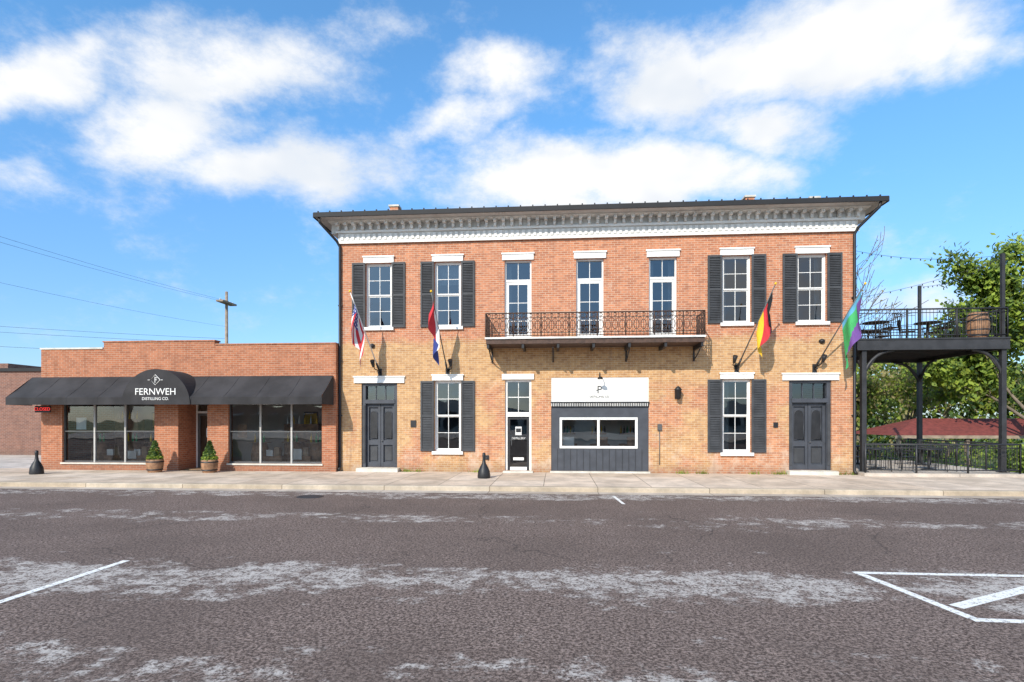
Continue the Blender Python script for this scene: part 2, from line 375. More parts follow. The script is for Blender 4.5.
fr.box(6.12,6.90,.07,.21,1.98,2.14,'white'); 
fr.box(6.50,6.52,.13,.17,2.14,3.22,'white'); fr.box(6.12,6.9,.135,.165,2.66,2.69,'white')
gl.face([(6.12,.15,2.14),(6.9,.15,2.14),(6.9,.15,3.22),(6.12,.15,3.22)],'glass')
fr.box(6.12,6.21,.12,.17,.06,1.98,'black'); fr.box(6.81,6.90,.12,.17,.06,1.98,'black'); fr.box(6.21,6.81,.12,.17,1.88,1.98,'black'); fr.box(6.21,6.81,.12,.17,.06,.18,'white')
gl.face([(6.21,.15,.18),(6.81,.15,.18),(6.81,.15,1.88),(6.21,.15,1.88)],'glass')
fr.box(6.26,6.28,.05,.07,.95,1.25,'alum')
pz=B('door_poster',MB); pz.box(6.40,6.62,.135,.142,1.32,1.62,'white'); pz.box(6.32,6.7,.135,.142,.42,.52,'white'); pz.box(6.42,6.6,.128,.133,1.42,1.56,'black'); pz.done()
text('DISTILLERY','door_lettering',MB,(6.51,.132,1.20),.10,'white',.002)
sf=B('shopfront',MB)
sf.box(7.68,11.08,.02,.16,2.47,3.36,'white')
sf.box(7.68,11.08,-.04,.10,2.33,2.47,'black')
for k in range(56):
    a=7.69+k*.0605; sf.box(a,a+.022,-.052,-.0405,2.345,2.455,'offwhite')
sf.box(7.66,11.10,-.08,-.002,2.472,2.50,'black')
sf.box(7.68,7.98,.03,.16,.06,2.33,'door'); sf.box(10.70,11.08,.03,.16,.06,2.33,'door'); sf.box(7.98,10.70,.03,.16,.06,.86,'door'); sf.box(7.98,10.70,.03,.16,1.95,2.33,'door')
for a in range(1,15):
    x=7.68+a*.2266
    sf.box(x-.006,x+.006,.018,.03,.06,.84,'black')
for a,b_,c,e in ((7.98,8.06,.86,1.95),(10.62,10.70,.86,1.95),(9.30,9.38,.94,1.87),(8.06,10.62,.86,.94),(8.06,10.62,1.87,1.95)):
    sf.box(a,b_,.0,.12,c,e,'white')
sf.face([(8.06,.07,.94),(10.62,.07,.94),(10.62,.07,1.87),(8.06,.07,1.87)],'shopglass')
sf.box(7.64,11.12,-.12,.02,-.002,.058,'stone')
# small emblem: P with a serifed stem, gooseneck lamp over it
sf.box(9.31,9.34,.005,.019,2.80,3.06,'black'); sf.box(9.34,9.42,.005,.019,3.03,3.06,'black'); sf.box(9.34,9.42,.005,.019,2.92,2.95,'black'); sf.box(9.42,9.45,.005,.019,2.94,3.04,'black'); sf.box(9.26,9.31,.005,.019,2.90,2.925,'black')
sf.tube([(9.37,-.01,3.40),(9.37,-.22,3.52),(9.37,-.38,3.46),(9.37,-.40,3.36)],.014,'black',6); sf.lathe((9.37,-.40,3.27),[(.10,0),(.08,.05),(.03,.09),(0,.10)],'black',12)
sf.done()
text('DISTILLING CO','panel_lettering',MB,(9.37,.012,2.68),.10,'black',.003)
fr.done(); gl.done(); tr_.done(); cu.done(); sh.done()

# cornice
co=B('cornice',MB)
co.box(-.05,18.05,-.05,.34,8.28,9.0,'offwhite')
co.box(-.09,18.09,-.10,-.052,8.26,8.36,'white')
co.box(-.12,18.12,-.13,-.055,8.64,8.72,'white')
co.box(-.30,18.30,-.42,-.055,8.965,9.0,'offwhite')
x=.0
while x<18.05:
    co.box(x-.055,x+.055,-.36,-.056,8.86,8.96,'offwhite'); co.box(x-.045,x+.045,-.22,-.056,8.724,8.86,'offwhite')
    x+=.30
x=.1
while x<18:
    co.box(x-.05,x+.05,-.085,-.052,8.40,8.60,'white')
    x+=.2
co.box(-.62,18.62,-.74,-.05,9.002,9.04,'soffit')
co.box(-.62,-.052,-.05,12.4,9.002,9.04,'soffit'); co.box(18.052,18.62,-.05,12.4,9.002,9.04,'soffit')
co.box(-.30,-.056,-.05,12,8.64,9.0,'offwhite'); co.box(18.056,18.30,-.05,12,8.64,9.0,'offwhite')
co.done()
rf=B('roof',MB)
rf.box(-.66,18.66,-.80,-.742,9.0,9.16,'roof'); rf.box(-.70,-.622,-.742,12.4,9.0,9.16,'roof'); rf.box(18.622,18.70,-.742,12.4,9.0,9.16,'roof')
e=[(-.66,-.80,9.15),(18.66,-.80,9.15),(18.66,12.5,9.15),(-.66,12.5,9.15)]; r1=(5.5,6,9.95); r2=(12.5,6,9.95)
rf.face([e[0],e[1],r2,r1],'roof'); rf.face([e[1],e[2],r2],'roof'); rf.face([e[2],e[3],r1,r2],'roof'); rf.face([e[3],e[0],r1],'roof')
x=-.5
while x<18.6:
    rf.tube([(x,-.76,9.16),(x,1.0,9.38)],.012,'roof',4); rf.box(x-.02,x+.02,-.78,-.74,9.16,9.215,'roof'); x+=.42
rf.done()
ch=B('chimneys',MB)
for cx,cy in ((1.7,1.2),(14.9,1.3),(17.3,1.6)):
    ch.box(cx-.16,cx+.16,cy-.16,cy+.16,9.2,9.98,'brick'); ch.box(cx-.2,cx+.2,cy-.2,cy+.2,9.98,10.05,'stone')
ch.done()
ds=B('downspouts',MB)
ds.tube([(-.50,-.70,9.02),(-.48,-.68,8.85),(-.08,-.12,8.35),(.02,-.07,8.15),(.02,-.07,.15),(.02,-.20,.05)],.05,'black',8)
ds.tube([(18.45,-.70,9.02),(18.42,-.68,8.85),(18.02,-.12,8.35),(17.94,-.07,8.15),(17.94,-.07,.15),(17.94,-.20,.05)],.05,'black',8)
for z in (2,4,6): ds.box(-.05,.09,-.075,-.002,z,z+.04,'black'); ds.box(17.87,18.01,-.075,-.002,z,z+.04,'black')
ds.done()
wf=B('wall_fittings',MB)
wf.tube([(11.45,-.03,.3),(11.45,-.03,1.5)],.014,'alum',6); wf.box(11.38,11.52,-.07,-.002,1.5,1.72,'alum'); wf.box(5.3,5.46,-.04,-.002,.45,.60,'black'); wf.tube([(5.38,-.03,.52),(5.38,-.14,.50)],.015,'alum')
wf.box(2.62,2.82,-.03,-.002,1.6,1.85,'black'); wf.box(15.3,15.45,-.03,-.002,1.6,1.78,'black')
for x in (1.2,16.9): wf.lathe((x,-.012,4.55),[(0,-.09),(.09,-.05),(.11,0),(.09,.05),(0,.09)],'black',8)
wf.done()

# balcony
ba=B('balcony',MB)
bx0,bx1,by=5.46,12.74,-1.2
ba.box(bx0,bx1,by,-.002,4.58,4.64,'offwhite'); ba.box(bx0+.04,bx1-.04,by+.05,-.003,4.42,4.578,'rust')
for x in [bx0+.1+i*(bx1-bx0-.2)/6 for i in range(7)]:
    ba.box(x-.04,x+.04,by+.08,-.004,4.28,4.418,'black')
for x in (bx0+.12,7.75,10.3,bx1-.12):
    ba.tube([(x,-.02,3.95),(x,-.35,4.02),(x,-.75,4.17),(x,-1.05,4.3)],.022,'black',6); ba.box(x-.025,x+.025,-.05,-.002,3.9,4.3,'black')
ba.done()
br=B('balcony_railing',MB)
def rail_run(p0,p1,z0):
    p0=Vector(p0); p1=Vector(p1); L_=(p1-p0).length; d=(p1-p0)/L_
    def P(t,z): q=p0+d*t; return (q.x,q.y,z0+z)
    for z,r in ((.80,.022),(.64,.012),(.14,.012),(.05,.014)): br.tube([P(0,z),P(L_,z)],r,'rust',4)
    n=int(L_/.115); 
    for k in range(n+1):
        t=L_*k/n; br.tube([P(t,.02),P(t,.80)],.008 if k%8 else .022,'rust',4)
    n2=int(L_/.23)
    for k in range(n2):
        t=L_*(k+.5)/n2
        ring=[P(t+.085*math.cos(a*math.tau/8),.39+.17*math.sin(a*math.tau/8)) for a in range(9)]
        br.tube(ring,.013,'rust',4,False)
        ring=[P(t+.055*math.cos(a*math.tau/6),.72+.055*math.sin(a*math.tau/6)) for a in range(7)]
        br.tube(ring,.011,'rust',4,False)
        br.tube([P(t-.1,.15),P(t,.27),P(t+.1,.15)],.010,'rust',4,False); br.tube([P(t-.1,.63),P(t,.5),P(t+.1,.63)],.010,'rust',4,False)
rail_run((bx0+.03,by+.03,0),(bx1-.03,by+.03,0),4.64); rail_run((bx0+.03,by+.05,0),(bx0+.03,-.02,0),4.64); rail_run((bx1-.03,by+.05,0),(bx1-.03,-.02,0),4.64)
br.done()

# flags
def flag(name,base,tip,kind,seed,H=1.0,Ln=1.35):
    e=root(name,base); base=Vector(base); tip=Vector(tip); d=(tip-base).normalized()
    p=B('pole',e); p.tube([base,tip],[.024,.016],'alum' if kind!='us' else 'white',8); p.lathe(tip,[(0,-.04),(.035,-.02),(.04,.01),(.02,.04),(0,.05)],'fl_gold',8); p.tube([base-d*.02,base+d*.35],.035,'black',8)
    p.box(base.x-.07,base.x+.07,-.03,-.002,base.z-.2,base.z+.12,'black')
    p.tube([(base.x,-.03,base.z-.05),(base.x,-.22,base.z-.05)],.03,'black',6)
    p.done()
    sp=B('spotlight',e); q=Vector((base.x-.16 if seed%2 else base.x+.16,-.05,base.z+.22))
    sp.tube([(base.x,-.02,base.z+.02),(q.x,-.12,base.z+.1),(q.x,-.3,q.z)],.018,'black',6); sp.tube([(q.x,-.26,q.z-.05),(q.x,-.40,q.z+.16)],[.05,.085],'black',10); sp.done()
    f=B('cloth',e); nu,nv=26,30; top=tip-d*.22
    side=Vector((1,.35,0)).normalized(); per=Vector((-.35,1,0)).normalized()
    g=[[None]*(nv+1) for _ in range(nu+1)]
    for i in range(nu+1):
        u=i/nu; h=top-d*H*u
        for j in range(nv+1):
            v=j/nv
            pz=h+Vector((0,0,-Ln*v*(.72+.2*u)))
            amp=min(1,v*2.5)
            pz+=side*(amp*(.12*math.sin(u*8.5+v*1.7+seed*1.3)+.04*math.sin(u*17+v*5)))+per*(amp*.10*math.cos(u*9+v*2.3+seed))
            g[i][j]=pz
    for i in range(nu):
        u=(i+.5)/nu
        for j in range(nv):
            v=(j+.5)/nv
            if kind=='us': m='fl_blue' if (u<.54 and v<.42) else ('fl_red' if int(u*13)%2==0 else 'fl_white')
            elif kind=='mo': m='fl_red' if u<.33 else ('fl_white' if u<.6 else 'fl_blue')
            elif kind=='de': m='fl_black' if u<.33 else ('fl_red' if u<.66 else 'fl_gold')
            else: m='fl_sky' if v<.18 else ('fl_purple' if u-v*.5<.12 else 'fl_green')
            if kind=='us' and m=='fl_blue' and (i%2==1 and j%3==1): m='fl_white'
            f.face([g[i][j],g[i+1][j],g[i+1][j+1],g[i][j+1]],m,True)
    f.done()
flag('american_flag',(1.49,-.05,3.6),(.92,-1.5,6.20),'us',1,1.1,1.6)
flag('state_flag',(3.97,-.05,3.6),(3.70,-1.5,6.15),'mo',2,1.1,1.4)
flag('german_flag',(14.07,-.05,3.65),(14.82,-1.5,6.2),'de',3,1.05,1.4)
flag('festival_flag',(16.66,-.05,3.65),(17.55,-1.5,6.15),'fe',4,1.1,1.7)

wl=root('wall_lantern',(12.05,0,2.8)); l=B('body',wl)
l.box(11.97,12.13,-.04,-.002,2.6,2.95,'black'); l.tube([(12.05,-.04,2.9),(12.05,-.2,3.0)],.018,'black'); l.lathe((12.05,-.2,2.62),[(.0,-.06),(.06,-.04),(.09,.0),(.11,.26),(.14,.28),(.06,.38),(0,.42)],'black',8); l.done()

# ================================================================ shop on the left
SB=root('distillery_shop_building',(-5.7,-.3,0))
y0=-.3; xl,xr=-11.4,-.04
s1=B('walls',SB)
so=[(-10.56,-6.92,.28,2.66),(-6.0,-4.88,.0,2.66),(-4.08,-.56,.28,2.66)]
wall(s1,xl,xr,-.2,4.50,y0,so,.3,'brick2')
s1.box(-8.9,-4.6,y0-.004,y0+.3,4.5,4.74,'brick2'); s1.box(-4.6,xr,y0,y0+.3,4.5,4.60,'brick2')
s1.box(xl-.03,-8.93,y0-.03,y0+.33,4.5,4.56,'stone'); s1.box(-8.93,-4.57,y0-.034,y0+.33,4.742,4.79,'brick2'); s1.box(-4.57,xr,y0-.03,y0+.33,4.602,4.65,'brick2')
s1.face([(xl,y0,-.2),(xl,y0,4.5),(xl,14,4.5),(xl,14,-.2)],'brick2'); s1.face([(xl,14,-.2),(xl,14,4.5),(xr,14,4.5),(xr,14,-.2)],'brick2')
s1.face([(xr,y0,-.2),(xr,14,-.2),(xr,14,4.5),(xr,y0,4.5)],'brick2'); s1.face([(xl,y0,4.1),(xr,y0,4.1),(xr,14,4.1),(xl,14,4.1)],'roof')
for q in (-6.05,-4.88):
    s1.box(q,q+.05,y0+.3,y0+1.1,0,2.66,'brick2')
s1.done()
si=B('interior',SB)
si.box(xl+.05,xr-.05,.02,13.9,-.05,.03,'intfloor'); si.box(xl+.05,xr-.05,.02,13.9,2.9,2.95,'shopwall'); si.box(xl+.05,xr-.05,3.2,3.3,.03,2.9,'shopwall')
si.box(-6.3,-6.1,1.2,3.2,.03,2.9,'shopwall')
for bx,by_ in ((-9.9,.75),(-8.9,1.2),(-7.5,.6),(-3.4,.7),(-2.3,1.1),(-1.2,.7)):
    si.lathe((bx,by_,.03),[(.24,0),(.32,.3),(.33,.5),(.30,.75),(.25,.95),(.0,.96)],'wood',12)
    si.lathe((bx,by_,.99),[(.42,0),(.42,.03),(0,.03)],'intfloor',16)
    for q in (-.15,.05,.2): si.lathe((bx+q,by_-.1,1.02),[(.04,0),(.04,.2),(.015,.26),(.015,.33),(0,.33)],'fl_gold' if q<0 else 'fl_green',8)
for a,b_,z in ((-10.2,-9.2,1.9),(-3.0,-1.6,1.7),(-8.4,-7.2,1.2)):
    si.box(a,b_,1.8,2.2,.03,z,'wood')
    for q in range(6): si.lathe((a+.1+q*(b_-a-.2)/5,1.9,z),[(.04,0),(.04,.2),(.015,.26),(.015,.33),(0,.33)],'fl_gold' if q%2 else 'white',8)
for a in (-9.6,-7.8,-2.8,-1.3): si.box(a,a+.6,3.15,3.19,1.5,2.2,'black'); si.box(a+.05,a+.55,3.13,3.149,1.55,2.15,'fl_gold')
si.box(-10.35,-9.95,.1,.12,1.5,1.95,'white'); si.box(-1.9,-1.5,.1,.12,.4,.8,'white'); si.box(-8.3,-7.95,.1,.12,.4,.7,'white'); si.box(-3.95,-3.6,.1,.12,1.2,1.7,'wood')
for a in (-9.3,-8.2,-3.0,-1.9): si.box(a,a+.7,.15,.5,.03,.52,'wood'); si.box(a+.1,a+.35,.2,.4,.521,.75,'white'); si.box(a+.4,a+.6,.2,.4,.521,.85,'intfloor')
si.done()
sg=B('shop_windows',SB)
def bank(x0,x1,z0,z1,n):
    Y=y0+.08
    for k in range(n+1):
        xx=x0+(x1-x0)*k/n; a=max(x0,xx-.03); b_=min(x1,xx+.03); sg.box(a,b_,Y,Y+.09,z0,z1,'soffit' if k in(1,2) else 'alum')
    for k in range(n):
        a=x0+(x1-x0)*k/n+.03; b_=x0+(x1-x0)*(k+1)/n-.03
        sg.box(a,b_,Y+.002,Y+.088,z0,z0+.06,'alum'); sg.box(a,b_,Y+.002,Y+.088,z1-.06,z1,'alum')
        sg.box(a,b_,Y+.004,Y+.08,1.42,1.46,'alum')
        sg.face([(a,Y+.05,z0+.06),(b_,Y+.05,z0+.06),(b_,Y+.05,z1-.06),(a,Y+.05,z1-.06)],'shopglass')
bank(-10.56,-6.92,.28,2.66,3); bank(-4.08,-.56,.28,2.66,3)
sg.box(-10.6,-6.88,y0-.05,y0+.1,.22,.279,'stone'); sg.box(-4.12,-.52,y0-.05,y0+.1,.22,.279,'stone')
Y=.75
sg.box(-6.0,-5.94,Y,Y+.08,.03,2.66,'white'); sg.box(-4.94,-4.88,Y,Y+.08,.03,2.66,'white'); sg.box(-5.94,-4.94,Y,Y+.08,2.12,2.2,'white')
sg.box(-5.94,-5.84,Y+.01,Y+.06,.03,2.12,'alum'); sg.box(-5.04,-4.94,Y+.01,Y+.06,.03,2.12,'alum'); sg.box(-5.84,-5.04,Y+.01,Y+.06,.03,.25,'alum'); sg.box(-5.84,-5.04,Y+.01,Y+.06,2.02,2.12,'alum')
sg.face([(-5.84,Y+.03,.25),(-5.04,Y+.03,.25),(-5.04,Y+.03,2.02),(-5.84,Y+.03,2.02)],'shopglass'); sg.face([(-5.94,Y+.03,2.2),(-4.94,Y+.03,2.2),(-4.94,Y+.03,2.66),(-5.94,Y+.03,2.66)],'shopglass')
sg.box(-5.6,-5.3,Y+.015,Y+.022,1.2,1.55,'white')
sg.done()
aw=B('awning',SB)
ax0,ax1=-11.75,-.12; ay=-1.35; yt=y0-.004
def panel(a,b_):
    n=6
    for k in range(n):
        t0,t1=k/n,(k+1)/n
        f0=lambda t:(yt+(ay-yt)*t, 3.46+(2.66-3.46)*t+ -.04*math.sin(math.pi*t))
        (ya,za),(yb,zb)=f0(t0),f0(t1)
        aw.face([(a,ya,za),(b_,ya,za),(b_,yb,zb),(a,yb,zb)],'canvas',True)
x=ax0
while x<ax1-.1:
    nx=min(x+1.16,ax1); panel(x,nx)
    if x>ax0: aw.tube([(x,yt,3.46),(x,(yt+ay)/2,3.02),(x,ay-.002,2.660),(x,ay-.002,2.41)],.005,'canvas',4)
    x=nx
n=120
for k in range(n):
    xa=ax0+(ax1-ax0)*k/n; xb=ax0+(ax1-ax0)*(k+1)/n; ra=.012*math.sin(k*.9); rb=.012*math.sin((k+1)*.9)
    aw.face([(xa,ay,2.66),(xb,ay,2.66),(xb,ay+rb,2.40),(xa,ay+ra,2.40)],'canvas',True)
for xx in (ax0,ax1): aw.face([(xx,yt,3.46),(xx,ay,2.66),(xx,ay,2.40),(xx,yt,2.40)],'canvas')
aw.tube([(ax0,ay+.03,2.44),(ax1,ay+.03,2.44)],.015,'alum',4)
cx,rad,n=-6.08,1.26,28
pf=[(cx+rad*math.cos(math.pi*k/n),2.40+1.24*math.sin(math.pi*k/n)) for k in range(n+1)]
fy=ay-.03
for k in range(n): aw.face([(pf[k][0],fy,pf[k][1]),(pf[k+1][0],fy,pf[k+1][1]),(pf[k+1][0],yt,pf[k+1][1]),(pf[k][0],yt,pf[k][1])],'canvas',True)
aw.face([(p[0],fy,p[1]) for p in pf],'canvas')
aw.done()
text('FERNWEH','awning_lettering',SB,(cx,fy-.008,2.84),.33,'white',.002)
text('DISTILLING CO.','awning_subtitle',SB,(cx,fy-.008,2.60),.14,'white',.002)
em=B('awning_emblem',SB)
c0=(cx,fy-.01,3.26)
ring=[(c0[0]+.18*math.cos(t*math.tau/4),c0[1],c0[2]+.18*math.sin(t*math.tau/4)) for t in range(5)]
em.tube(ring,.012,'white',4,False); em.box(cx-.02,cx+.0,c0[1]-.004,c0[1]+.004,3.16,3.37,'white'); em.box(cx,cx+.07,c0[1]-.004,c0[1]+.004,3.32,3.34,'white'); em.box(cx,cx+.06,c0[1]-.004,c0[1]+.004,3.25,3.27,'white'); em.box(cx-.28,cx-.20,c0[1]-.004,c0[1]+.004,3.25,3.265,'white'); em.box(cx+.20,cx+.28,c0[1]-.004,c0[1]+.004,3.25,3.265,'white')
em.done()
ns=root('neon_open_sign',(-11.05,-.6,2.25)); nb=B('backing',ns); nb.box(-11.36,-10.76,-.60,-.56,2.14,2.38,'black'); nb.tube([(-11.3,-.58,2.38),(-11.3,-.58,2.9)],.008,'black',4); nb.tube([(-10.8,-.58,2.38),(-10.8,-.58,2.9)],.008,'black',4); nb.done()
text('CLOSED','lettering',ns,(-11.06,-.61,2.26),.17,'neon',.004)

def planter(name,x,y):
    e=root(name,(x,y,0)); p=B('barrel',e)
    p.lathe((x,y,0),[(.22,0),(.27,.2),(.28,.34),(.27,.46),(.24,.46),(.23,.40),(0,.40)],'wood',16)
    for z in (.08,.36): p.lathe((x,y,z),[(.262 if z<.1 else .29,0),(.262 if z<.1 else .29,.04),(.2,.04)],'black',16)
    p.done()
    f=B('shrub',e); f.tube([(x,y,.4),(x,y,1.0)],[.02,.008],'bark')
    for k in range(700):
        h=R.random()**1.2; rr=(.24*(1-h)+.04)*math.sqrt(R.random()); a=R.random()*6.283
        leaf(f,Vector((x+rr*math.cos(a),y+rr*math.sin(a),.46+h*.66)),.045,('leafB','leafC','leafC')[k%3])
    for k in range(120):
        a=R.random()*6.283; leaf(f,Vector((x+.24*math.cos(a),y+.24*math.sin(a),.44+R.random()*.12)),.05,'leafA')
    f.done()
planter('barrel_planter',-6.42,-.95); planter('barrel_planter.001',-4.38,-.95)
def ash(name,x,y):
    b=B(name); b.lathe((x,y,0),[(.20,0),(.21,.04),(.19,.22),(.13,.36),(.06,.48),(.045,.62),(.055,.72),(.05,.80),(0,.82)],'black',14); b.done()
ash('cigarette_receptacle',-9.97,-1.95); ash('cigarette_receptacle.001',5.55,-2.1)

# ================================================================ deck on the right
DK=root('steel_deck',(20.5,2.2,0))
dk=B('deck_frame',DK); dx0,dx1,dy0,dy1=18.06,22.95,0.0,4.7
dk.box(dx0,dx1,dy0+.101,dy1-.101,4.56,4.62,'wood')
dk.box(dx0,dx1,dy0,dy0+.10,4.24,4.62,'deckmetal'); dk.box(dx0,dx1,dy1-.10,dy1,4.24,4.62,'deckmetal'); dk.box(dx1-.10,dx1,dy0+.1,dy1-.1,4.25,4.615,'deckmetal')
dk.box(dx0,dx1,dy0-.03,dy0,4.58,4.63,'deckmetal'); dk.box(dx0,dx1,dy0-.03,dy0,4.23,4.27,'deckmetal')
for k in range(9): dk.box(dx0,dx1-.1,dy0+.5+k*.46,dy0+.56+k*.46,4.36,4.558,'deckmetal')
posts=[(18.32,.12,4.24),(22.80,.12,7.45),(22.80,4.5,7.4),(18.32,4.5,4.24)]
for px_,py_,pt in posts:
    dk.box(px_-.075,px_+.075,py_-.075,py_+.075,-1.3 if py_>1 else 0,4.235,'deckmetal'); dk.box(px_-.13,px_+.13,py_-.13,py_+.13,.002,.12,'deckmetal') 
    if pt>5: dk.box(px_-.05,px_+.05,py_-.05,py_+.05,4.632,pt,'deckmetal')
def brace(px_,py_,dx,dy):
    pts=[]
    for k in range(9):
        a=math.pi/2*k/8; pts.append((px_+dx*(1-math.cos(a))*1.0,py_+dy*(1-math.cos(a))*1.0,3.15+1.08*math.sin(a)))
    dk.tube(pts,.055,'deckmetal',6); dk.tube([(px_,py_,3.4),(px_+dx*.55,py_+dy*.55,4.2)],.03,'deckmetal',6)
brace(18.32,.12,1,0); brace(22.80,.12,-1,0); brace(22.8,.12,0,1); brace(22.8,4.5,-1,0); brace(22.8,4.5,0,-1); brace(18.32,4.5,1,0); brace(18.32,.12,0,1)
dk.done()
def picket(b,p0,p1,z0,h,step=.115,mat='deckmetal'):
    p0=Vector(p0);p1=Vector(p1);Ln=(p1-p0).length;d=(p1-p0)/Ln
    def P(t,z): q=p0+d*t; return Vector((q.x,q.y,z0+z))
    b.tube([P(0,h),P(Ln,h)],.03,mat,6); b.tube([P(0,.10),P(Ln,.10)],.018,mat,4); b.tube([P(0,h-.12),P(Ln,h-.12)],.014,mat,4)
    n=int(Ln/step)
    for k in range(n+1): b.tube([P(Ln*k/n,.10),P(Ln*k/n,h)],.008,mat,4,False)
    n=max(1,round(Ln/1.6))
    for k in range(n+1): b.tube([P(Ln*k/n,0),P(Ln*k/n,h+.03)],.03,mat,6)
rl=B('deck_railing',DK)
picket(rl,(18.1,.05,0),(22.9,.05,0),4.63,.98); picket(rl,(22.9,.05,0),(22.9,4.6,0),4.63,.98); picket(rl,(18.1,4.6,0),(22.9,4.6,0),4.63,.98)
rl.done()
pf_=B('patio_slab'); pf_.box(18.02,23.2,-.55,6.0,-.3,.10,'slab'); pf_.done()
pfn=B('patio_fence'); picket(pfn,(18.15,-.35,0),(23.0,-.35,0),.10,.95); picket(pfn,(23.0,-.35,0),(23.0,5.6,0),.10,.95); pfn.done()

def chair(name,x,y,z,rot,mat='black'):
    b=B(name); 
    def T(p): c,s_=math.cos(rot),math.sin(rot); return (x+p[0]*c-p[1]*s_,y+p[0]*s_+p[1]*c,z+p[2])
    for a in (-.2,.2):
        b.tube([T((a,-.2,0)),T((a*.95,-.2,.45))],.013,mat,4); b.tube([T((a,.22,0)),T((a,.2,.45)),T((a,.27,.88))],.013,mat,4)
    b.face([T((-.21,-.22,.45)),T((.21,-.22,.45)),T((.21,.21,.45)),T((-.21,.21,.45))],mat); b.face([T((-.21,-.22,.43)),T((.21,-.22,.43)),T((.21,.21,.43)),T((-.21,.21,.43))],mat)
    b.tube([T((-.2,.27,.88)),T((.2,.27,.88))],.015,mat,4)
    for q in (-.12,-.04,.04,.12): b.tube([T((q,.21,.47)),T((q,.27,.88))],.012,mat,4)
    for s_ in (-.22,.22): b.tube([T((s_,.23,.66)),T((s_,-.18,.66)),T((s_,-.2,.45))],.012,mat,4)
    b.done()
def table(name,x,y,z,h=.74,r=.42,mat='black'):
    b=B(name); b.lathe((x,y,z),[(.24,0),(.24,.03),(.035,.06),(.035,h-.04),(r,h-.03),(r,h),(0,h)],mat,16); b.done()
ci=0; ti=0
for tx,ty,tz in ((19.3,1.2,4.63),(21.2,1.4,4.63),(20.2,3.4,4.63),(19.2,1.0,.1),(21.0,1.0,.1),(22.1,3.2,.1),(19.8,3.4,.1)):
    table('patio_table'+('' if ti==0 else '.%03d'%ti),tx,ty,tz); ti+=1
    for a in (0.3,2.4,4.4):
        chair('patio_chair'+('' if ci==0 else '.%03d'%ci),tx+.62*math.sin(a),ty-.62*math.cos(a)*1.0,tz,a+math.pi,); ci+=1
bb=B('whiskey_barrel'); bb.lathe((22.35,.6,4.63),[(.25,0),(.33,.3),(.34,.48),(.32,.68),(.26,.92),(0,.92)],'wood',16)
for z in (.1,.3,.62,.82): bb.lathe((22.35,.6,4.63+z),[(.30 if z in(.1,.82) else .342,0),(.30 if z in(.1,.82) else .345,.04),(.2,.04)],'black',16)
bb.done()

def catenary(a,b_,sag,n=16):
    a=Vector(a);b_=Vector(b_); return [a.lerp(b_,k/n)-Vector((0,0,sag*4*(k/n)*(1-k/n))) for k in range(n+1)]
sl=B('string_lights')
for a,b_,s_ in (((18.1,1.0,8.0),(22.8,.12,7.4),.25),((22.8,.12,7.4),(22.8,4.5,7.35),.25),((18.1,2.0,6.3),(22.8,.12,7.3),.2)):
    pts=catenary(a,b_,s_); sl.tube(pts,.006,'black',4)
    for p in pts[1:-1]: sl.tube([p,p-Vector((0,0,.06))],[.012,.02],'black',6)
sl.done()

# ================================================================ ground
g=B('ground'); 
xs=[-900,-300,-120,-60,-30,0,12,16,18,20,24,28,34,45,60,120,300,900]; ys=[-900,-300,-100,-60,-30,-5,0,3,5,7,9,11,13,16,20,30,60,120,300,900]
def hgt(x,y):
    if x<=12 or y<=5: return -.22
    f=min(1,(y-5)/8)*min(1,(x-12)/8); f=f*f*(3-2*f); return -.22-1.25*f
for i in range(len(xs)-1):
    for j in range(len(ys)-1):
        g.face([(xs[i],ys[j],hgt(xs[i],ys[j])),(xs[i+1],ys[j],hgt(xs[i+1],ys[j])),(xs[i+1],ys[j+1],hgt(xs[i+1],ys[j+1])),(xs[i],ys[j+1],hgt(xs[i],ys[j+1]))],'grass')
g.done()
rd=B('road'); rd.face([(-200,-34,-.13),(200,-34,-.13),(200,-4.6,-.13),(-200,-4.6,-.13)],'asphalt'); rd.done()
gt=B('gutter'); gt.face([(-200,-4.9,-.125),(200,-4.9,-.125),(200,-4.42,-.125),(-200,-4.42,-.125)],'gutter'); gt.done()
kb=B('kerb')
prof=[(-4.42,-.2),(-4.42,-.02),(-4.40,.0),(-4.24,.004),(-4.24,-.2)]
for k in range(4):
    (ya,za),(yb,zb)=prof[k],prof[k+1]; kb.face([(-200,ya,za),(200,ya,za),(200,yb,zb),(-200,yb,zb)],'kerb')
kb.box(-200,200,-34.2,-34.002,-.2,.0,'kerb')
kb.done()
sw=B('sidewalk'); sw.box(-200,200,-4.24,.30,-.25,0,'conc'); sw.box(-200,200,-38,-34.2,-.25,-.002,'conc'); sw.done()
pl=B('parking_lot_and_reflection_slab'); pl.box(-70,-11.42,.30,30,-.25,-.004,'slab'); pl.box(-60,60,-70,-38,-.25,-.004,'slab'); pl.done()  # second slab is unseen, added pale so the shop glass reflects brighter
mk=B('parking_markings'); zz=-.126
def line(a,b_,w=.11):
    a=Vector((*a,zz));b_=Vector((*b_,zz)); d=(b_-a).normalized(); n=Vector((-d.y,d.x,0))*w/2
    mk.face([a-n,b_-n,b_+n,a+n],'paint')
line((1.80,-12.6),(1.80,-17.8)); line((11.72,-12.47),(14.7,-12.47))
line((11.78,-12.53),(12.02,-14.16)); line((11.98,-14.2),(14.7,-14.3)); line((12.10,-13.80),(13.9,-12.75),.15)
line((-3.3,-12.6),(-3.3,-17.8)); line((9.35,-5.2),(9.45,-6.6),.08); line((14.75,-12.4),(14.9,-14.35)); line((20,-12.6),(20,-17.8)); line((-8.4,-12.6),(-8.4,-17.8))
mk.done()
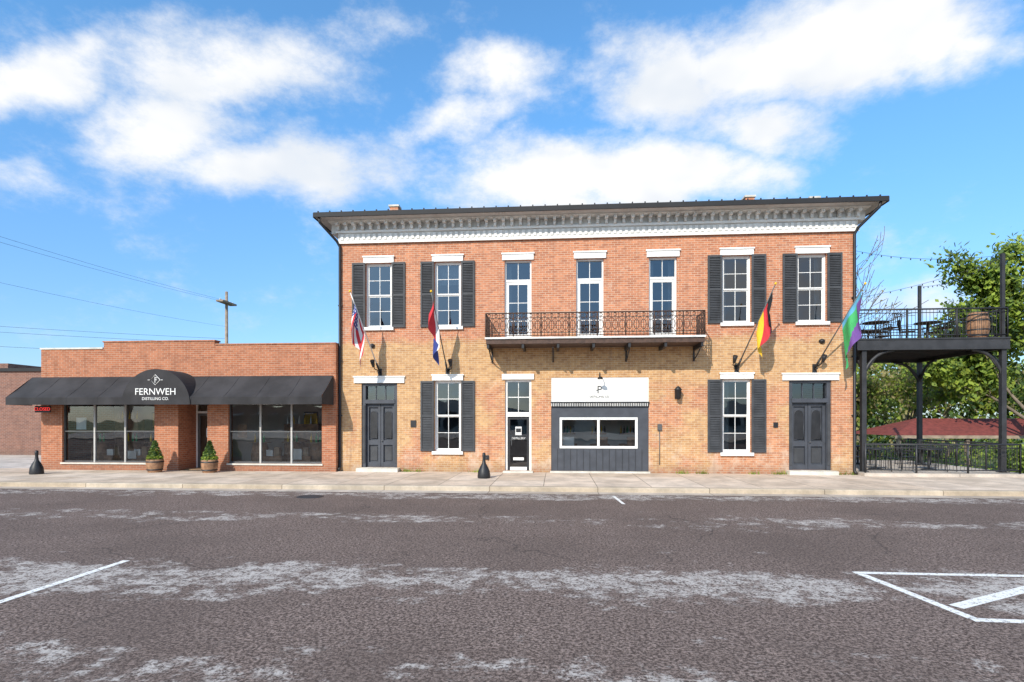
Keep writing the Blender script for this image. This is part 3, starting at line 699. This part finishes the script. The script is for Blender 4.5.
mh=B('manhole_cover'); mh.lathe((1.5,-5.9,-.128),[(.34,0),(.34,.006),(.30,.006),(0,.008)],'deckmetal',20); mh.done()
wd=B('wall_weeds')
for cx_,n in ((2.5,60),(2.9,40),(5.0,30),(12.2,50),(12.9,40),(14.6,30),(17.4,40),(15.5,60),(17.8,40)):
    for k in range(n):
        x=cx_+R.gauss(0,.12); y=-.06-abs(R.gauss(0,.06)); h=.04+R.random()*.13; a=R.random()*3
        wd.face([(x-.012*math.cos(a),y-.012*math.sin(a),0),(x+.012*math.cos(a),y+.012*math.sin(a),0),(x+R.gauss(0,.04),y+R.gauss(0,.03),h)],('leafA','leafB')[k%2])
wd.done()

# ================================================================ neighbours
nb=root('neighbouring_brick_building',(-30,12,0)); b=B('walls',nb)
wall(b,-48,-13,-.2,4.45,8.0,[(-40,-37,1,2.8),(-34,-31,1,2.8),(-28,-25,1,2.8),(-24,-22.8,0,2.3)],.3,'brick3'); b.box(-48,-47.9,8,20,-.2,4.4,'brick3'); b.box(-13.1,-13,8,20,-.2,4.4,'brick3'); b.box(-48,-13,19.9,20,-.2,4.4,'brick3')
b.box(-48.1,-12.9,7.9,20.1,4.451,4.62,'roof'); b.box(-60,-24.6,7.6,8.0,2.7,2.85,'roof'); b.box(-48,-23.4,10,19,4.62,5.1,'brick3')
for a,c in ((-40,-37),(-34,-31),(-28,-25)): b.face([(a,8.15,1),(c,8.15,1),(c,8.15,2.8),(a,8.15,2.8)],'glass'); b.box(a+1.45,a+1.55,8.1,8.2,1,2.8,'white')
b.box(-24,-22.8,8.1,8.2,0,2.3,'gray')
b.done()
ob=root('opposite_row_for_reflections',(5,-78,0)); b=B('walls',ob)  # unseen row added behind the camera, low and pale for the windows to reflect
for a,c,h,mt in ((-50,-20,4.2,'brick3'),(-19.9,-4,5.4,'shopwall'),(-3.9,14,3.9,'stone'),(14.1,34,5.0,'brick3'),(34.2,60,4.4,'shopwall')):
    b.box(a,c,-90,-72,-.2,h,mt); 
    for k in range(int((c-a)/3)):
        b.box(a+.6+k*3,a+2.6+k*3,-72,-71.94,.7,2.8,'black'); b.box(a+.6+k*3,a+2.6+k*3,-71.94,-71.9,2.82,2.95,'white')
b.done()

def upole(name,x,y,h,z0=-.2,arm=1.0):
    b=B(name); b.tube([(x,y,z0),(x,y,h)],[.17,.11],'polewood',10); b.box(x-arm*.3,x+arm*.3,y-arm,y+arm,h-1.0,h-.86,'polewood')
    for q in (-.9,-.45,.45,.9): b.lathe((x,y+q*arm,h-.86),[(.05,0),(.06,.08),(.03,.14),(0,.15)],'stone',8)
    b.done()
upole('utility_pole',-19.4,25,12.5); upole('utility_pole.001',-21.3,-17,12.5); upole('utility_pole.002',-56,-3,11)
wr=B('power_lines')
for q in (-.25,.25): wr.tube(catenary((-19.4+q,25,11.7),(-21.3+q*3,-17,11.7),.7),.007,'black',4)
wr.tube(catenary((-19.4,25,9.6),(-21.3,-17,9.4),.7),.006,'black',4)
for z in (8.6,8.2,7.2): wr.tube(catenary((-19.4,25,z),(-56,-3,z+.6),.5),.009,'black',4)
wr.done()

# ================================================================ trees
def tree(b,base,h,spread,seed,leafn,lsize,mats,levels=4,lean=0,thick=1.0,clump=4.5):
    rr=random.Random(seed); tips=[]
    def grow(p,d,ln,r,lv):
        pts=[p];rs=[r]; q=p
        for k in range(3):
            d=(d+Vector((rr.gauss(0,.12),rr.gauss(0,.12),rr.gauss(0,.06)+.03))).normalized(); q=q+d*ln/3; pts.append(q); rs.append(max(.008*thick,r*(1-.15*(k+1))))
        b.tube(pts,rs,'bark',7 if lv>2 else 4,False)
        if lv<=2: tips.extend(pts[1:])
        if lv==0: return
        for k in range(rr.choice((2,3,3)) if lv<levels else 4):
            a=rr.random()*6.283; t=rr.uniform(.35,.8)*spread
            s=d.orthogonal().normalized(); s=Matrix.Rotation(a,3,d)@s
            nd=(d+s*t).normalized(); start=pts[rr.choice((2,3,3))]
            grow(start,nd,ln*rr.uniform(.62,.85),rs[-1]*.68,lv-1)
        if lv==levels: grow(q,d,ln*.8,rs[-1]*.7,lv-1)
    grow(Vector(base),Vector((lean,0,1)),h*.34,h*.022*thick,levels)
    if leafn:
        R.seed(seed*1000)
        for k in range(leafn):
            t=rr.choice(tips); p=t+Vector((rr.gauss(0,.28),rr.gauss(0,.28),rr.gauss(0,.22)))*lsize*clump
            leaf(b,p,lsize*rr.uniform(.6,1.3),mats[int(rr.random()**1.3*len(mats))])
def T(name,*a,**k): b=B(name); tree(b,*a,**k); b.done()
T('leafy_tree',(31.9,9.5,-1.4),12.4,1.05,11,24000,.17,['leafA','leafA','leafB','leafB','leafC'],clump=8)
T('bare_tree',(25.4,15,-1.5),13.2,.9,5,350,.09,['leafD'],levels=5,thick=1.7)
T('budding_tree',(25.5,17,-1.5),7.2,1.2,21,6000,.14,['leafD','leafA','leafB'],clump=7)
T('budding_tree.001',(30.5,19,-1.5),8.0,1.2,22,6500,.14,['leafA','leafB','leafD'],clump=7)
T('budding_tree.002',(34.5,14,-1.5),7.8,1.2,24,6500,.15,['leafA','leafB','leafA'],clump=8)
tl=B('distant_trees')
for k in range(18):
    x=20+k*3.3+R.uniform(-1,1); tree(tl,(x,33+R.uniform(-4,8),-1.5),R.uniform(8,11),1.2,40+k,2800,.28,['leafA','leafB','leafD','leafC'],levels=3,clump=9)
R.seed(99)
for k in range(9000):   # understory brush below the distant crowns
    x=R.uniform(17,75); y=R.uniform(30,40); top=2.6+1.1*math.sin(x*.9)+.7*math.sin(x*2.3+1)
    leaf(tl,Vector((x,y,-1.4+R.random()*(top+1.4))),.30,('leafA','leafB','leafD','leafC','leafC')[k%5])
tl.done()
hd=B('hedge')
for k in range(7000):
    x=R.uniform(19,50); y=R.uniform(6.6,8.6); z=-.9+R.random()*(1.5+.35*math.sin(x*2.1))
    leaf(hd,Vector((x,y,z)),.10,('leafA','leafB','leafC')[k%3])
hd.done()
sh2=B('shrub')
for k in range(1800):
    a=R.random()*6.283; r_=.7*math.sqrt(R.random()); h_=R.random()
    leaf(sh2,Vector((24.1+r_*math.cos(a)*(1-.3*h_),1.0+r_*math.sin(a),-.05+h_*.95)),.07,('leafA','leafB','leafB','leafC')[k%4])
sh2.done()
pv=root('picnic_pavilion',(30,13,-1.4)); b=B('roof',pv)
e=[(25.5,11,1.05),(36,11,1.05),(36,16,1.05),(25.5,16,1.05)]; r1=(28,13.5,1.95); r2=(33.5,13.5,1.95)
b.face([e[0],e[1],r2,r1],'redroof'); b.face([e[1],e[2],r2],'redroof'); b.face([e[2],e[3],r1,r2],'redroof'); b.face([e[3],e[0],r1],'redroof'); b.box(25.5,36,10.97,11.0,.9,1.06,'polewood'); b.done()
b=B('posts',pv)
for x in (25.8,29.2,32.5,35.7):
    for y in (11.2,15.8): b.box(x-.08,x+.08,y-.08,y+.08,-1.6,1.04,'polewood')
b.done()
fm=B('far_hills')
for k in range(40):
    x=-400+k*25; x2=x+25; hh=lambda q: 5+3*math.sin(q*.013)+2*math.sin(q*.047)
    fm.face([(x,520,-1.5),(x2,520,-1.5),(x2,540,hh(x2)),(x,540,hh(x))],'leafC')
fm.done()

# ================================================================ sky / light
EL=math.radians(33); AZ=math.radians(24)
sd=Vector((-math.sin(AZ)*math.cos(EL),-math.cos(AZ)*math.cos(EL),math.sin(EL)))
ld=bpy.data.lights.new('sun','SUN'); ld.energy=4.5; ld.angle=math.radians(.5); ld.color=(1,.92,.80)
lo=bpy.data.objects.new('sun',ld); lo.rotation_euler=sd.to_track_quat('Z','Y').to_euler(); scene.collection.objects.link(lo)
wld=bpy.data.worlds.new('World'); scene.world=wld; wld.use_nodes=True; nt=wld.node_tree; bg=nt.nodes['Background']
sky=N(nt,'ShaderNodeTexSky',sky_type='NISHITA'); sky.sun_disc=False; sky.sun_elevation=EL; sky.sun_rotation=math.atan2(sd.x,sd.y); sky.dust_density=.6; sky.air_density=1.0; sky.ozone_density=2.2
tc=N(nt,'ShaderNodeTexCoord').outputs['Generated']; s=N(nt,'ShaderNodeSeparateXYZ'); L(nt,tc,s.inputs[0])
yy=mathn(nt,'MAXIMUM',s.outputs[1],.12); u=mathn(nt,'DIVIDE',s.outputs[0],yy); v=mathn(nt,'DIVIDE',s.outputs[2],yy)
cb=N(nt,'ShaderNodeCombineXYZ'); L(nt,u,cb.inputs[0]); L(nt,v,cb.inputs[1])
wn=N(nt,'ShaderNodeTexNoise'); wn.inputs['Scale'].default_value=4; wn.inputs['Detail'].default_value=3; L(nt,cb.outputs[0],wn.inputs['Vector'])
w1=N(nt,'ShaderNodeVectorMath',operation='SUBTRACT'); L(nt,wn.outputs['Color'],w1.inputs[0]); w1.inputs[1].default_value=(.5,.5,.5)
w2=N(nt,'ShaderNodeVectorMath',operation='MULTIPLY_ADD'); L(nt,w1.outputs[0],w2.inputs[0]); w2.inputs[1].default_value=(.28,.18,0); L(nt,cb.outputs[0],w2.inputs[2])
clouds=[(-.56,.655,.30,.10,.8),(-.71,.555,.21,.13,.8),(-.52,.465,.29,.085,.75),(-.99,.64,.17,.075,.85),(-.10,.608,.13,.08,.70),(-.206,.535,.11,.05,.55),(.076,.432,.32,.065,.95),
 (.20,.60,.16,.095,.95),(.32,.62,.18,.09,1),(.52,.645,.26,.10,1.1),(.346,.52,.14,.06,.85),(.684,.597,.11,.06,.85),(-1.01,.45,.13,.05,.4),(.62,.205,.16,.03,.45),(1.3,.5,.3,.12,.9),(-1.5,.6,.3,.12,.9)]
acc=None
for cu_,cv,ru,rv,st in clouds:
    a=N(nt,'ShaderNodeVectorMath',operation='SUBTRACT'); L(nt,w2.outputs[0],a.inputs[0]); a.inputs[1].default_value=(cu_,cv,0)
    b_=N(nt,'ShaderNodeVectorMath',operation='MULTIPLY'); L(nt,a.outputs[0],b_.inputs[0]); b_.inputs[1].default_value=(1/ru/1.3,1/rv/1.3,0)
    c=N(nt,'ShaderNodeVectorMath',operation='LENGTH'); L(nt,b_.outputs[0],c.inputs[0])
    m_=mathn(nt,'MULTIPLY',mathn(nt,'SUBTRACT',1.0,c.outputs['Value'],clamp=True),st)
    acc=m_ if acc is None else mathn(nt,'MAXIMUM',acc,m_)
acc=mathn(nt,'MULTIPLY',acc,ramp(nt,s.outputs[1],.12,.3))
mp=N(nt,'ShaderNodeMapping'); mp.inputs['Scale'].default_value=(1,1,1.7); L(nt,tc,mp.inputs[0])
fn=noise(nt,mp.outputs[0],7,8,.66)
back=mathn(nt,'MULTIPLY',mathn(nt,'SUBTRACT',1.0,ramp(nt,s.outputs[1],-.1,.2)),ramp(nt,noise(nt,mp.outputs[0],2,1,.5),.48,.62))
acc=mathn(nt,'MAXIMUM',acc,mathn(nt,'MULTIPLY',back,.6))
cl=mathn(nt,'ADD',mathn(nt,'MULTIPLY',acc,1.45),mathn(nt,'MULTIPLY',mathn(nt,'SUBTRACT',fn,.5),2.1))
cl=ramp(nt,cl,.02,1.0)
SKY=.13
el=ramp(nt,s.outputs[2],.0,.55)
tint=mixc(nt,1.0,sky.outputs[0],mixc(nt,el,(.90,1.14,1.48),(1.15,1.85,2.15)),'MULTIPLY')
shade=noise(nt,mp.outputs[0],5,3,.6)
cc=mixc(nt,ramp(nt,shade,.35,.65),(.84/SKY,.89/SKY,.96/SKY),(1.05/SKY,1.05/SKY,1.05/SKY))
L(nt,mixc(nt,cl,tint,cc),bg.inputs['Color']); bg.inputs['Strength'].default_value=SKY

# ================================================================ camera
cd=bpy.data.cameras.new('camera'); cam=bpy.data.objects.new('camera',cd); scene.collection.objects.link(cam)
cam.location=(7.86,-20.2,1.86); cam.rotation_euler=(math.pi/2,0,math.radians(4.45))
cd.sensor_width=36; cd.lens=20.0; cd.shift_y=79/1024; cd.clip_end=3000
scene.camera=cam
